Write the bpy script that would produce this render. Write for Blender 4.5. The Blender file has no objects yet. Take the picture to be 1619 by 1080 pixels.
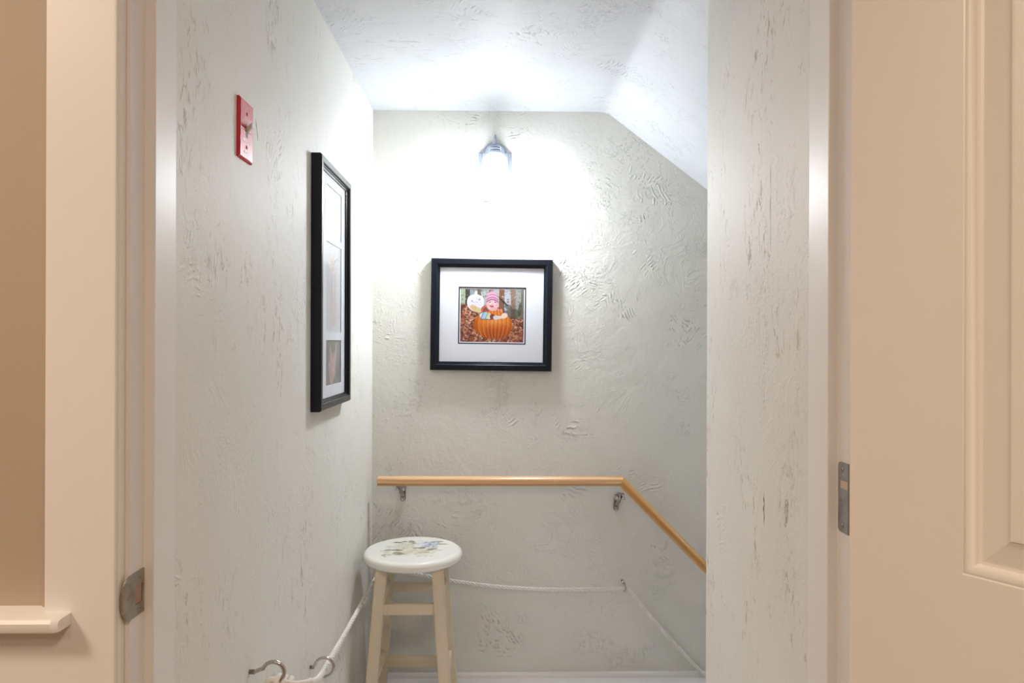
import bpy, bmesh, math, random
import numpy as np
from mathutils import Vector, Matrix

S = bpy.context.scene
COL = S.collection
R = math.radians
random.seed(7)
rng = np.random.RandomState(11)

# ------------------------------------------------------------------ camera, world, light, exposure
cam_d = bpy.data.cameras.new('camera')
cam = bpy.data.objects.new('camera', cam_d)
COL.objects.link(cam)
cam_d.sensor_width = 36.0
cam_d.lens = 1120.0 / 1619.0 * 36.0
cam_d.clip_start = 0.02
yaw, roll = R(1.05), R(0.2)
fwd = Vector((math.sin(yaw), math.cos(yaw), 0))
rt = Vector((math.cos(yaw), -math.sin(yaw), 0))
up = Vector((0, 0, 1))
rt2 = rt * math.cos(roll) + up * math.sin(roll)
up2 = up * math.cos(roll) - rt * math.sin(roll)
M3 = Matrix((rt2, up2, -fwd)).transposed()
cam.matrix_world = Matrix.Translation((0, 0, 1.222)) @ M3.to_4x4()
S.camera = cam

SHADE_EMIT = 43.0
LENS_EMIT = 270.0
ROOM_W = 22.6
world = bpy.data.worlds.new('world')
S.world = world
world.use_nodes = True
world.node_tree.nodes['Background'].inputs[0].default_value = (1.0, 0.86, 0.72, 1)
world.node_tree.nodes['Background'].inputs[1].default_value = 0.2
S.view_settings.view_transform = 'Standard'
S.view_settings.look = 'None'
S.view_settings.exposure = 0.56
S.view_settings.gamma = 1.0
S.view_settings.use_curve_mapping = False

# warm near-room ceiling lights; the far-left one is added to brighten the door
for (lx, ly, pw) in ((0.45, -0.55, ROOM_W * 0.58), (-0.5, -1.3, ROOM_W * 0.27), (-1.45, -0.1, ROOM_W * 0.85)):
    ld = bpy.data.lights.new('room_light', 'AREA')
    ld.shape = 'DISK'
    ld.size = 0.45
    ld.energy = pw
    ld.color = (1.0, 0.80, 0.62)
    lo = bpy.data.objects.new('room_light', ld)
    lo.location = (lx, ly, 2.36)
    COL.objects.link(lo)


# unseen fill light added over the lower flight to lift the lower walls
ld = bpy.data.lights.new('stair_fill', 'AREA')
ld.shape = 'DISK'
ld.size = 0.35
ld.energy = 1.2
ld.color = (1.0, 0.97, 0.93)
lo = bpy.data.objects.new('stair_fill', ld)
lo.location = (1.75, 2.05, 0.98)
lo.rotation_euler = (0, R(37), 0)
COL.objects.link(lo)


# ------------------------------------------------------------------ node helpers
class NT:
    def __init__(s, name):
        s.m = bpy.data.materials.new(name)
        s.m.use_nodes = True
        s.t = s.m.node_tree
        s.b = s.t.nodes['Principled BSDF']

    def n(s, typ, **kw):
        nd = s.t.nodes.new(typ)
        for k, v in kw.items():
            if isinstance(k, str) and hasattr(nd, k):
                setattr(nd, k, v)
        return nd

    def l(s, a, b):
        s.t.links.new(a, b)

    def math(s, op, a, b=None, c=None, clamp=False):
        nd = s.t.nodes.new('ShaderNodeMath')
        nd.operation = op
        nd.use_clamp = clamp
        for i, v in enumerate((a, b, c)):
            if v is None:
                continue
            if isinstance(v, (int, float)):
                nd.inputs[i].default_value = v
            else:
                s.l(v, nd.inputs[i])
        return nd.outputs[0]

    def vmath(s, op, a, b=None, scale=None):
        nd = s.t.nodes.new('ShaderNodeVectorMath')
        nd.operation = op
        for i, v in enumerate((a, b)):
            if v is None:
                continue
            if isinstance(v, (tuple, list)):
                nd.inputs[i].default_value = v
            else:
                s.l(v, nd.inputs[i])
        if scale is not None:
            nd.inputs['Scale'].default_value = scale
        return nd

    def noise(s, vec, scale, detail=2.0, rough=0.5, dist=0.0):
        nd = s.t.nodes.new('ShaderNodeTexNoise')
        nd.inputs['Scale'].default_value = scale
        nd.inputs['Detail'].default_value = detail
        nd.inputs['Roughness'].default_value = rough
        nd.inputs['Distortion'].default_value = dist
        s.l(vec, nd.inputs['Vector'])
        return nd.outputs[0]

    def ramp(s, v, lo, hi, smooth=True):
        nd = s.t.nodes.new('ShaderNodeMapRange')
        if smooth:
            nd.interpolation_type = 'SMOOTHSTEP'
        nd.inputs['From Min'].default_value = lo
        nd.inputs['From Max'].default_value = hi
        s.l(v, nd.inputs['Value'])
        return nd.outputs['Result']

    def mix(s, fac, a, b):
        nd = s.t.nodes.new('ShaderNodeMix')
        nd.data_type = 'RGBA'
        for sock, v in ((nd.inputs[0], fac), (nd.inputs[6], a), (nd.inputs[7], b)):
            if isinstance(v, (int, float)):
                sock.default_value = v
            elif isinstance(v, (tuple, list)):
                sock.default_value = (*v, 1) if len(v) == 3 else v
            else:
                s.l(v, sock)
        return nd.outputs[2]

    def coord(s, scale=(1, 1, 1), rot=(0, 0, 0), loc=(0, 0, 0)):
        tc = s.t.nodes.new('ShaderNodeTexCoord')
        mp = s.t.nodes.new('ShaderNodeMapping')
        mp.inputs['Scale'].default_value = scale
        mp.inputs['Rotation'].default_value = rot
        mp.inputs['Location'].default_value = loc
        s.l(tc.outputs['Object'], mp.inputs['Vector'])
        return mp.outputs[0]

    def bump(s, h, strength, dist):
        nd = s.t.nodes.new('ShaderNodeBump')
        nd.inputs['Strength'].default_value = strength
        nd.inputs['Distance'].default_value = dist
        s.l(h, nd.inputs['Height'])
        s.l(nd.outputs[0], s.b.inputs['Normal'])

    def set(s, **kw):
        for k, v in kw.items():
            s.b.inputs[k.replace('_', ' ')].default_value = v


def plaster(name, base, fleck=(0.33, 0.25, 0.17), fleck_amt=0.6, relief=0.0017, seed=0.0, fleck_stretch=(1, 1, 0.42), rough=0.6, dark=0.0):
    t = NT(name)
    co = t.coord(loc=(seed, seed * 0.7, seed * 1.3))
    # combed trowel arcs: each cell of the wall was stroked round its own centre
    vor = t.n('ShaderNodeTexVoronoi')
    vor.inputs['Scale'].default_value = 5.0
    nw = t.n('ShaderNodeTexNoise')
    nw.inputs['Scale'].default_value = 7.0
    t.l(co, nw.inputs['Vector'])
    wobv = t.vmath('SCALE', t.vmath('SUBTRACT', nw.outputs['Color'], (0.5, 0.5, 0.5)).outputs[0], scale=0.07)
    cod = t.vmath('ADD', co, wobv.outputs[0])
    t.l(cod.outputs[0], vor.inputs['Vector'])
    rnd = t.vmath('SUBTRACT', vor.outputs['Color'], (0.5, 0.5, 0.5))
    off = t.vmath('SCALE', rnd.outputs[0], scale=0.9)
    ctr = t.vmath('ADD', vor.outputs['Position'], off.outputs[0])
    ln = t.vmath('LENGTH', t.vmath('SUBTRACT', cod.outputs[0], ctr.outputs[0]).outputs[0])
    fine = t.noise(co, 60.0, 2.0)
    r = t.math('ADD', ln.outputs['Value'], t.math('MULTIPLY', fine, 0.006))
    rings = t.math('SINE', t.math('MULTIPLY', r, 560.0))
    rings = t.math('POWER', t.math('MULTIPLY_ADD', rings, 0.5, 0.5), 2.0)
    m1 = t.ramp(t.noise(co, 4.5, 3.0, 0.6), 0.53, 0.66)
    m2 = t.ramp(t.noise(co, 42.0, 4.0, 0.7), 0.48, 0.60)
    rings = t.math('MULTIPLY', t.math('MULTIPLY', rings, m1), m2)
    # skipped ridges with sharp edges
    n3 = t.noise(co, 9.0, 5.0, 0.62, 1.2)
    ridge = t.math('SUBTRACT', 1.0, t.math('MULTIPLY', t.math('ABSOLUTE', t.math('SUBTRACT', n3, 0.5)), 26.0), clamp=True)
    m3 = t.ramp(t.noise(co, 3.3, 2.0), 0.5, 0.68)
    ridge = t.math('MULTIPLY', ridge, m3)
    soft = t.noise(co, 14.0, 4.0, 0.6)
    grain = t.noise(co, 240.0, 2.0, 0.6)
    pits = t.math('MULTIPLY', t.ramp(t.noise(co, 85.0, 3.0, 0.65, 0.6), 0.52, 0.62), t.ramp(t.noise(co, 5.5, 3.0, 0.6), 0.52, 0.66))
    h = t.math('MULTIPLY_ADD', pits, 0.35, t.math('MULTIPLY', rings, 0.7))
    h = t.math('MULTIPLY_ADD', ridge, 0.22, h)
    h = t.math('MULTIPLY_ADD', soft, 0.8, h)
    h = t.math('MULTIPLY_ADD', grain, 0.10, h)
    t.bump(h, 1.0, relief)
    # dirty flecks caught in the trowel marks
    cs = t.coord(scale=fleck_stretch, loc=(seed, seed, seed))
    f1 = t.noise(cs, 70.0, 5.0, 0.7, 0.8)
    fm = t.ramp(t.noise(t.coord(scale=(1, 1, 0.45), loc=(seed * 2, 3, 1)), 6.0, 3.0, 0.6), 0.5, 0.66)
    f = t.math('MULTIPLY', t.ramp(f1, 0.545, 0.63), fm)
    f2 = t.math('MULTIPLY', t.ramp(t.math('ABSOLUTE', t.math('SUBTRACT', t.noise(cs, 22.0, 4.0, 0.6, 0.6), 0.5)), 0.010, 0.0), t.ramp(t.noise(co, 9.0, 3.0, 0.6), 0.52, 0.66))
    f = t.math('MULTIPLY', t.math('MAXIMUM', f, t.math('MULTIPLY', f2, 0.8)), fleck_amt, clamp=True)
    tone = t.ramp(t.noise(co, 2.2, 3.0, 0.6), 0.3, 0.7)
    b2 = tuple(c * k for c, k in zip(base, (0.955, 0.95, 0.94)))
    c = t.mix(tone, base, b2)
    c = t.mix(f, c, fleck)
    t.l(c, t.b.inputs['Base Color'])
    t.set(Roughness=rough)
    return t.m


def paint(name, col, rough=0.35, brush=0.00012, coat=0.0, tint=0.03, axis='z'):
    t = NT(name)
    sc = (60, 60, 1.2) if axis == 'z' else (1.2, 60, 60)
    co = t.coord(scale=sc)
    nb = t.noise(co, 3.0, 3.0, 0.6)
    t.bump(nb, 0.5, brush)
    tone = t.noise(t.coord(), 5.0, 3.0)
    c = t.mix(tone, col, tuple(x * (1 - tint) for x in col))
    t.l(c, t.b.inputs['Base Color'])
    t.set(Roughness=rough)
    t.b.inputs['Coat Weight'].default_value = coat
    return t.m


def metal(name, col, rough=0.3, bump=0.0001, worn=None):
    t = NT(name)
    co = t.coord()
    n = t.noise(co, 90.0, 4.0, 0.6)
    t.bump(n, 0.4, bump)
    c = t.mix(t.ramp(t.noise(co, 45.0, 4.0, 0.6), 0.4, 0.7), col, worn or tuple(x * 0.8 for x in col))
    t.l(c, t.b.inputs['Base Color'])
    t.l(t.math('MULTIPLY_ADD', n, 0.15, rough - 0.05), t.b.inputs['Roughness'])
    t.set(Metallic=1.0)
    return t.m


def plain(name, col, rough=0.5, var=0.08, scale=30.0, metallic=0.0, bump=0.0):
    t = NT(name)
    co = t.coord()
    n = t.noise(co, scale, 3.0)
    c = t.mix(n, col, tuple(x * (1 - var) for x in col))
    t.l(c, t.b.inputs['Base Color'])
    t.set(Roughness=rough, Metallic=metallic)
    if bump:
        t.bump(n, 0.6, bump)
    return t.m


def wood(name, c1, c2, axis_scale=(0.35, 9, 9), rough=0.32):
    t = NT(name)
    co = t.coord(scale=axis_scale)
    n = t.noise(co, 9.0, 4.0, 0.6, 0.9)
    w = t.n('ShaderNodeTexWave')
    w.wave_type = 'BANDS'
    w.bands_direction = 'Z'
    w.inputs['Scale'].default_value = 2.3
    w.inputs['Distortion'].default_value = 3.0
    w.inputs['Detail'].default_value = 3.0
    w.inputs['Detail Scale'].default_value = 0.8
    t.l(co, w.inputs['Vector'])
    f = t.math('MULTIPLY_ADD', w.outputs['Fac'], 0.7, t.math('MULTIPLY', n, 0.35), clamp=True)
    c = t.mix(t.ramp(f, 0.15, 0.95), c2, c1)
    t.l(c, t.b.inputs['Base Color'])
    t.bump(f, 0.3, 0.0001)
    t.set(Roughness=rough)
    t.b.inputs['Coat Weight'].default_value = 0.35
    t.b.inputs['Coat Roughness'].default_value = 0.2
    return t.m


def colour_attr(name, rough=0.4, coat=0.0):
    t = NT(name)
    a = t.n('ShaderNodeVertexColor')
    a.layer_name = 'ink'
    t.l(a.outputs['Color'], t.b.inputs['Base Color'])
    n = t.noise(t.coord(), 300.0, 2.0)
    t.bump(n, 0.15, 0.00008)
    t.set(Roughness=rough)
    t.b.inputs['Coat Weight'].default_value = coat
    return t.m


M = {}
WALLC = (0.785, 0.77, 0.72)
M['wall_back'] = plaster('greige_trowelled_plaster', (0.735, 0.725, 0.67), fleck_amt=0.08, relief=0.0050)
M['wall_left'] = plaster('greige_plaster_left', WALLC, fleck_amt=0.6, relief=0.0017, seed=4.3)
M['wall_right'] = plaster('greige_plaster_right', WALLC, fleck_amt=0.8, relief=0.0017, seed=9.1)
M['ceiling'] = plaster('white_trowelled_ceiling', (0.76, 0.78, 0.82), fleck=(0.42, 0.43, 0.46), fleck_amt=0.5, relief=0.0036, seed=2.2, fleck_stretch=(0.25, 1, 1))
M['near_wall'] = plain('tan_wall_paint', (0.46, 0.375, 0.29), 0.6, 0.04, 8, bump=0.0003)
M['trim'] = paint('white_trim_paint', (0.83, 0.81, 0.79), 0.40)
M['door'] = paint('white_door_paint', (0.83, 0.79, 0.73), 0.34)
M['floor'] = plain('white_floor_paint', (0.94, 0.94, 0.96), 0.22, 0.05, 12)
M['near_floor'] = plain('near_room_floor', (0.34, 0.24, 0.16), 0.45, 0.2, 6)
M['black'] = plain('black_frame_lacquer', (0.008, 0.010, 0.016), 0.28, 0.02, 6)
M['black'].node_tree.nodes['Principled BSDF'].inputs['Specular IOR Level'].default_value = 0.25
M['mat'] = plain('white_mat_board', (0.76, 0.775, 0.83), 0.8, 0.02, 200)
M['darkline'] = plain('inner_mat_navy', (0.03, 0.04, 0.07), 0.6)
M['print'] = colour_attr('photo_print', 0.35)
M['steel'] = metal('zinc_steel', (0.55, 0.51, 0.49), 0.18)
M['nickel'] = metal('satin_nickel', (0.40, 0.37, 0.35), 0.2, worn=(0.30, 0.27, 0.25))
M['strike'] = metal('worn_strike_metal', (0.44, 0.40, 0.36), 0.42, worn=(0.34, 0.28, 0.22))
M['hinge'] = metal('dull_grey_hinge', (0.42, 0.41, 0.40), 0.45)
M['fixture'] = plain('brushed_nickel_fixture', (0.36, 0.41, 0.50), 0.35, metallic=0.6)
M['rail'] = wood('varnished_pine', (0.74, 0.48, 0.26), (0.50, 0.25, 0.085))
M['stool'] = paint('cream_stool_paint', (0.74, 0.63, 0.47), 0.38, tint=0.06)
M['seat'] = colour_attr('painted_seat', 0.22, 0.3)
M['rope'] = plain('white_braided_rope', (0.90, 0.87, 0.82), 0.75, 0.08, 400, bump=0.0004)
M['red'] = plain('red_switch_plate', (0.60, 0.012, 0.02), 0.42, 0.1)
M['white_mark'] = plain('white_print_and_reflection', (0.85, 0.80, 0.82), 0.4)
M['toggle'] = plain('ivory_toggle', (0.62, 0.58, 0.54), 0.35)
M['dark'] = plain('dark_slot', (0.03, 0.01, 0.01), 0.6)
M['scar'] = plain('bare_plaster_scar', (0.36, 0.33, 0.27), 0.8)
M['hole'] = plain('latch_hole_wood', (0.42, 0.28, 0.21), 0.7)
M['beige'] = plain('brass_beige', (0.60, 0.48, 0.34), 0.45)

tg = NT('picture_glass')
for nd in list(tg.t.nodes):
    if nd.type != 'OUTPUT_MATERIAL':
        tg.t.nodes.remove(nd)
lw = tg.n('ShaderNodeLayerWeight'); lw.inputs[0].default_value = 0.5
fr = tg.math('MULTIPLY_ADD', tg.math('POWER', lw.outputs['Facing'], 5.0), 0.35, 0.025)
tr = tg.n('ShaderNodeBsdfTransparent'); gl = tg.n('ShaderNodeBsdfGlossy'); gl.inputs['Roughness'].default_value = 0.02
mx = tg.n('ShaderNodeMixShader')
tg.l(fr, mx.inputs[0]); tg.l(tr.outputs[0], mx.inputs[1]); tg.l(gl.outputs[0], mx.inputs[2])
tg.l(mx.outputs[0], [n for n in tg.t.nodes if n.type == 'OUTPUT_MATERIAL'][0].inputs[0])
M['glass'] = tg.m

ts = NT('glowing_opal_glass')
ts.set(Roughness=0.2)
ts.b.inputs['Base Color'].default_value = (0.9, 0.92, 0.95, 1)
ts.b.inputs['Emission Color'].default_value = (0.86, 0.93, 1.0, 1)
ts.b.inputs['Emission Strength'].default_value = SHADE_EMIT
sepz = ts.n('ShaderNodeSeparateXYZ')
ts.l(ts.coord(), sepz.inputs[0])
ts.l(ts.math('MULTIPLY', ts.math('MULTIPLY_ADD', ts.ramp(sepz.outputs[2], 0.045, -0.045), 0.85, 0.15), SHADE_EMIT), ts.b.inputs['Emission Strength'])
M['opal'] = ts.m
tl = NT('bright_lamp_opening')
tl.b.inputs['Emission Color'].default_value = (0.87, 0.935, 1.0, 1)
tl.b.inputs['Emission Strength'].default_value = LENS_EMIT
M['lens'] = tl.m


# ------------------------------------------------------------------ mesh helpers
def box(bm, x0, x1, y0, y1, z0, z1, bev=0.0, seg=2, mat=None):
    vs = [bm.verts.new(p) for p in ((x0, y0, z0), (x1, y0, z0), (x1, y1, z0), (x0, y1, z0), (x0, y0, z1), (x1, y0, z1), (x1, y1, z1), (x0, y1, z1))]
    if mat is not None:
        for v in vs:
            v.co = mat @ v.co
    fs = [bm.faces.new([vs[i] for i in f]) for f in ((0, 3, 2, 1), (4, 5, 6, 7), (0, 1, 5, 4), (1, 2, 6, 5), (2, 3, 7, 6), (3, 0, 4, 7))]
    if bev > 0:
        es = list({e for f in fs for e in f.edges})
        bmesh.ops.bevel(bm, geom=es, offset=bev, segments=seg, affect='EDGES', profile=0.5)
    return bm


def loft(bm, rings, cap=True, closed=False):
    """rings: list of lists of points (same length, each a closed loop)"""
    vr = [[bm.verts.new(p) for p in r] for r in rings]
    n = len(vr[0])
    K = len(vr)
    for k in range(K if closed else K - 1):
        a, b = vr[k], vr[(k + 1) % K]
        for i in range(n):
            bm.faces.new((a[i], a[(i + 1) % n], b[(i + 1) % n], b[i]))
    if cap and not closed:
        bm.faces.new(list(reversed(vr[0])))
        bm.faces.new(vr[-1])
    return bm


def frames(pts):
    P = [Vector(p) for p in pts]
    T = []
    for i in range(len(P)):
        a = P[max(0, i - 1)]; b = P[min(len(P) - 1, i + 1)]
        T.append((b - a).normalized())
    ref = Vector((0, 0, 1)) if abs(T[0].z) < 0.9 else Vector((0, 1, 0))
    N = [(ref - T[0] * ref.dot(T[0])).normalized()]
    for i in range(1, len(P)):
        v = N[-1] - T[i] * N[-1].dot(T[i])
        N.append(v.normalized())
    return P, T, N


def tube(bm, pts, r, n=12, cap=True):
    P, T, N = frames(pts)
    rr = r if isinstance(r, (list, tuple)) else [r] * len(P)
    rings = []
    for p, t, nn, q in zip(P, T, N, rr):
        b = t.cross(nn)
        rings.append([p + (nn * math.cos(2 * math.pi * i / n) + b * math.sin(2 * math.pi * i / n)) * q for i in range(n)])
    return loft(bm, rings, cap)


def lathe(bm, prof, n=48, axis='z', org=(0, 0, 0)):
    o = Vector(org)
    rings = []
    for (r, h) in prof:
        ring = []
        for i in range(n):
            a = 2 * math.pi * i / n
            c, s = max(r, 1e-5) * math.cos(a), max(r, 1e-5) * math.sin(a)
            ring.append(o + (Vector((c, s, h)) if axis == 'z' else Vector((c, -h, s)) if axis == 'y' else Vector((h, c, s))))
        rings.append(ring)
    return loft(bm, rings)


def spline(pts, n=12):
    P = [Vector(p) for p in pts]
    P = [P[0] * 2 - P[1]] + P + [P[-1] * 2 - P[-2]]
    out = []
    for i in range(1, len(P) - 2):
        for k in range(n):
            t = k / n
            a, b, c, d = P[i - 1], P[i], P[i + 1], P[i + 2]
            out.append(0.5 * ((2 * b) + (c - a) * t + (2 * a - 5 * b + 4 * c - d) * t * t + (3 * b - a - 3 * c + d) * t ** 3))
    out.append(P[-2])
    return out


def obj(name, bm, mat, parent=None, smooth=None, loc=None):
    bmesh.ops.recalc_face_normals(bm, faces=bm.faces)
    me = bpy.data.meshes.new(name)
    bm.to_mesh(me)
    bm.free()
    mats = mat if isinstance(mat, (list, tuple)) else [mat]
    for m in mats:
        me.materials.append(m)
    if smooth is not None:
        me.polygons.foreach_set('use_smooth', [True] * len(me.polygons))
        me.set_sharp_from_angle(angle=R(smooth))
    o = bpy.data.objects.new(name, me)
    COL.objects.link(o)
    if parent is not None:
        o.parent = parent
    if loc is not None:
        o.location = loc
    return o


def thing(name, label, cat, loc=(0, 0, 0), rot=(0, 0, 0), group=None):
    o = bpy.data.objects.new(name, None)
    o.empty_display_size = 0.05
    COL.objects.link(o)
    o.location = loc
    o.rotation_euler = rot
    o['label'] = label
    o['category'] = cat
    if group:
        o['group'] = group
    return o


def tag(o, label, cat, group=None):
    o['label'] = label
    o['category'] = cat
    if group:
        o['group'] = group
    return o


def struct(o, label, cat):
    o['kind'] = 'structure'
    return tag(o, label, cat)


def nb():
    return bmesh.new()


def bx(*a, **k):
    return box(nb(), *a, **k)


FZ = -0.012          # floor level (everything is lifted by 0.012 at the end)

# ------------------------------------------------------------------ the stairwell shell
struct(obj('wall_left', bx(-0.60, -0.464, 1.0005, 2.72, FZ - 1.5, 2.30), M['wall_left']), 'pale greige trowelled plaster wall on the left with a red switch plate', 'wall')
struct(obj('wall_back', bx(-0.464, 2.40, 2.605, 2.72, FZ - 1.5, 2.30), M['wall_back']), 'greige hand-trowelled plaster wall at the back under the lamp', 'wall')
struct(obj('wall_right', box(bx(0.465, 0.60, 1.0005, 1.58, FZ - 0.02, 2.30, bev=0.004), 0.60, 2.40, 1.46, 1.58, FZ - 1.5, 2.30), M['wall_right']), 'scuffed greige plaster wall beside the doorway on the right', 'wall')
struct(obj('wall_stair_end', bx(2.40, 2.50, 1.46, 2.72, FZ - 1.5, 2.30), M['wall_back']), 'plaster wall at the foot of the stairs', 'wall')

# ceiling: flat part, rounded turn, then the slope that follows the stairs down
prof = [(-0.464, 2.069)]
x0, z0, sl = 0.3935, 2.069, 0.759
prof += [(x0 - 0.03, z0), (x0 - 0.012, z0 - 0.0012), (x0 + 0.001, z0 - 0.005), (x0 + 0.014, z0 - 0.0118), (x0 + 0.03, z0 - 0.0228)]
prof += [(2.40, z0 - sl * (2.40 - x0))]
top = [(2.40, 2.30), (-0.464, 2.30)]
ring = prof + top
b = nb()
ys = (1.03, 2.605)
loft(b, [[(x, y, z) for x, z in ring] for y in ys])
struct(obj('ceiling', b, M['ceiling'], smooth=20), 'bright white textured ceiling sloping down over the stairs', 'ceiling')

b = bx(-0.464, 0.78, 1.03, 2.605, FZ - 0.05, FZ)
struct(obj('floor', b, M['floor']), 'white painted landing floor at the turn of the stairs', 'floor')
st = thing('staircase', 'white steps going down to the right from the landing', 'stairs', (0.78, 2.09, FZ - 0.05))
st['kind'] = 'structure'
for k in range(6):
    obj('step', bx(0.26 * k * 0.88, 0.26 * k * 0.88 + 0.26, -0.508, 0.513, -0.17 - 0.2 * k, -0.13 - 0.2 * k, bev=0.004), M['floor'], st)
    obj('riser', bx(0.26 * k * 0.88, 0.26 * k * 0.88 + 0.02, -0.508, 0.513, -0.13 - 0.2 * k, 0.03 - 0.2 * k), M['floor'], st)

# shoe moulding along the foot of the back wall
b = nb()
q = [(2.605, FZ), (2.594, FZ)] + [(2.605 - 0.0105 * math.cos(a), FZ + 0.018 * math.sin(a)) for a in np.linspace(0.1, math.pi / 2 - .15, 6)] + [(2.605, FZ + 0.019)]
loft(b, [[(x, y, z) for y, z in q] for x in (-0.464, 0.78)])
struct(obj('baseboard_back', b, M['trim'], smooth=30), 'low white shoe moulding along the foot of the back wall', 'baseboard')

# ------------------------------------------------------------------ the near room
struct(obj('wall_front_left', bx(-2.2, -0.485, 0.904, 1.0, FZ, 2.45), M['near_wall']), 'shaded tan wall above the ledge at the left edge', 'wall')
struct(obj('wall_front_right', bx(0.472, 2.2, 0.904, 1.0, FZ, 2.45), M['near_wall']), 'tan wall behind the open door', 'wall')
struct(obj('wall_front_top', bx(-0.485, 0.472, 0.904, 1.03, 2.05, 2.45), M['near_wall']), 'tan wall over the doorway', 'wall')
struct(obj('wall_room_left', bx(-2.3, -2.2, -2.6, 1.03, FZ, 2.45), M['near_wall']), 'tan side wall of the near room on the left', 'wall')
struct(obj('wall_room_right', bx(2.2, 2.3, -2.6, 1.03, FZ, 2.45), M['near_wall']), 'tan side wall of the near room on the right', 'wall')
struct(obj('wall_room_rear', bx(-2.3, 2.3, -2.7, -2.6, FZ, 2.45), M['near_wall']), 'tan wall of the near room behind the viewer', 'wall')
struct(obj('ceiling', bx(-2.3, 2.3, -2.7, 1.03, 2.45, 2.5), M['ceiling']), 'white ceiling of the near room', 'ceiling')
struct(obj('floor', bx(-2.3, 2.3, -2.7, 1.03, FZ - 0.05, FZ), M['near_floor']), 'brown floor of the near room', 'floor')


def extrude_z(name, poly, za, zb, mat, parent=None, smooth=35):
    b = nb()
    loft(b, [[(x, y, z) for x, y in poly] for z in (za, zb)])
    return obj(name, b, mat, parent, smooth=smooth)


# door frame, left: jamb + stop + moulded casing
jl = extrude_z('trim_1', [(-0.4664, 0.9045), (-0.4664, 0.940), (-0.4534, 0.940), (-0.4524, 0.941), (-0.4524, 0.999), (-0.4534, 1.0), (-0.485, 1.0), (-0.485, 0.9045)], FZ, 2.03, M['trim'])
struct(jl, 'white left door jamb with its stop and a metal strike plate', 'door frame')
# casing: flat board with a beaded inner edge
cas = [(-0.5604, 0.904), (-0.5604, 0.886), (-0.4785, 0.886)]
cas += [(-0.4765 + 0.0024 * math.sin(a), 0.8885 - 0.0025 * math.cos(a)) for a in np.linspace(0, 1.9, 6)]
cas += [(-0.4762, 0.8915), (-0.4738, 0.8925), (-0.4726, 0.8945), (-0.4722, 0.8985), (-0.4722, 0.9035), (-0.485, 0.904)]
struct(extrude_z('trim_2', cas, FZ, 2.12, M['trim']), 'broad flat white door casing left of the doorway, warm in the room light', 'door casing')

jr = extrude_z('trim_3', [(0.453, 0.9045), (0.453, 0.940), (0.441, 0.940), (0.440, 0.941), (0.440, 0.999), (0.441, 1.0), (0.472, 1.0), (0.472, 0.9045)], FZ, 2.03, M['trim'])
struct(jr, 'white right door jamb with its stop and a hinge', 'door frame')
struct(obj('trim_4', bx(0.474, 0.558, 0.8985, 0.904, FZ, 2.12, bev=0.001), M['trim']), 'white casing hidden behind the open door', 'door casing')
struct(obj('trim_5', box(bx(-0.4664, 0.453, 0.9045, 1.03, 2.03, 2.05), -0.4524, 0.440, 0.94, 1.0, 2.017, 2.03, bev=0.001), M['trim']), 'white head jamb over the doorway', 'door frame')

# recessed panel with a projecting ledge, left
struct(obj('trim_6', bx(-2.2, -0.5604, 0.886, 0.904, FZ, 0.868), M['trim']), 'flat painted panel under the ledge at the left edge', 'panelling')
led = nb()
prof = [(0.904, 0.8869), (0.866, 0.8869), (0.8605, 0.8855), (0.8575, 0.8815), (0.8575, 0.8745), (0.8595, 0.8700), (0.8635, 0.8685), (0.904, 0.8685)]
loft(led, [[(x, y, z) for y, z in prof] for x in (-2.2, -0.5604)])
cx = -0.5604
loft(led, [[(x, min(y, 0.8859), z) for y, z in prof] for x in (cx, -0.5365)])
# eased return end of the ledge in front of the casing
r2 = [(-0.5365, -0.5325), ]
loft(led, [[(x, min(0.8859, max(y, 0.8859 - (0.8859 - 0.8575) * k)), 0.8777 + (z - 0.8777) * kz) for y, z in prof] for x, k, kz in ((-0.5365, 1, 1), (-0.531, 0.97, 0.92), (-0.528, 0.93, 0.78))])
struct(obj('trim_7', led, M['trim'], smooth=35), 'white rounded ledge projecting from the casing at the left edge', 'ledge')
struct(obj('casing_shadow_strip', bx(-0.572, -0.5604, 0.8995, 0.904, 0.8869, 2.12), M['near_wall']), 'narrow tan strip standing in for the shadow beside the casing', 'trim')  # strip built where the casing edge only throws a shadow

# ------------------------------------------------------------------ strike plate (on left jamb)
sp = thing('strike_plate', 'worn metal strike plate let into the left door jamb', 'strike plate', (-0.4664, 0.9203, 0.8955))
b = nb()
# plate outline in (y, z), with D-shaped lip towards the room
T_ = 0.0016
outer = [(0.0187, 0.0283), (-0.0165, 0.0283)]
outer_l = [(-0.0165, -0.0283), (0.0187, -0.0283)]
hole = [(-0.004, 0.010), (-0.004, -0.012), (0.0125, -0.012), (0.0145, -0.009), (0.0145, 0.007), (0.0125, 0.010)]
ov = [(0.0187, 0.0283), (-0.0165, 0.0283), (-0.0165, -0.0283), (0.0187, -0.0283)]


def plate_with_hole(bm, ov, hv, x0, x1):
    # four quads strips between outline and a rectangular-ish hole
    lay = []
    for x in (x0, x1):
        lay.append(([bm.verts.new((x, y, z)) for y, z in ov], [bm.verts.new((x, y, z)) for y, z in hv]))
    no = len(ov)
    for k, (o, h) in enumerate(lay):
        for i in range(no):
            j = (i + 1) % no
            bm.faces.new((o[i], o[j], h[j], h[i]))
    for i in range(no):
        j = (i + 1) % no
        bm.faces.new((lay[0][0][i], lay[0][0][j], lay[1][0][j], lay[1][0][i]))
        bm.faces.new((lay[0][1][i], lay[0][1][j], lay[1][1][j], lay[1][1][i]))


plate_with_hole(b, ov, [(0.0142, 0.010), (-0.0045, 0.010), (-0.0045, -0.0135), (0.0142, -0.0135)], 0.0001, T_)
obj('plate', b, M['strike'], sp)
b = nb()
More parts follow.
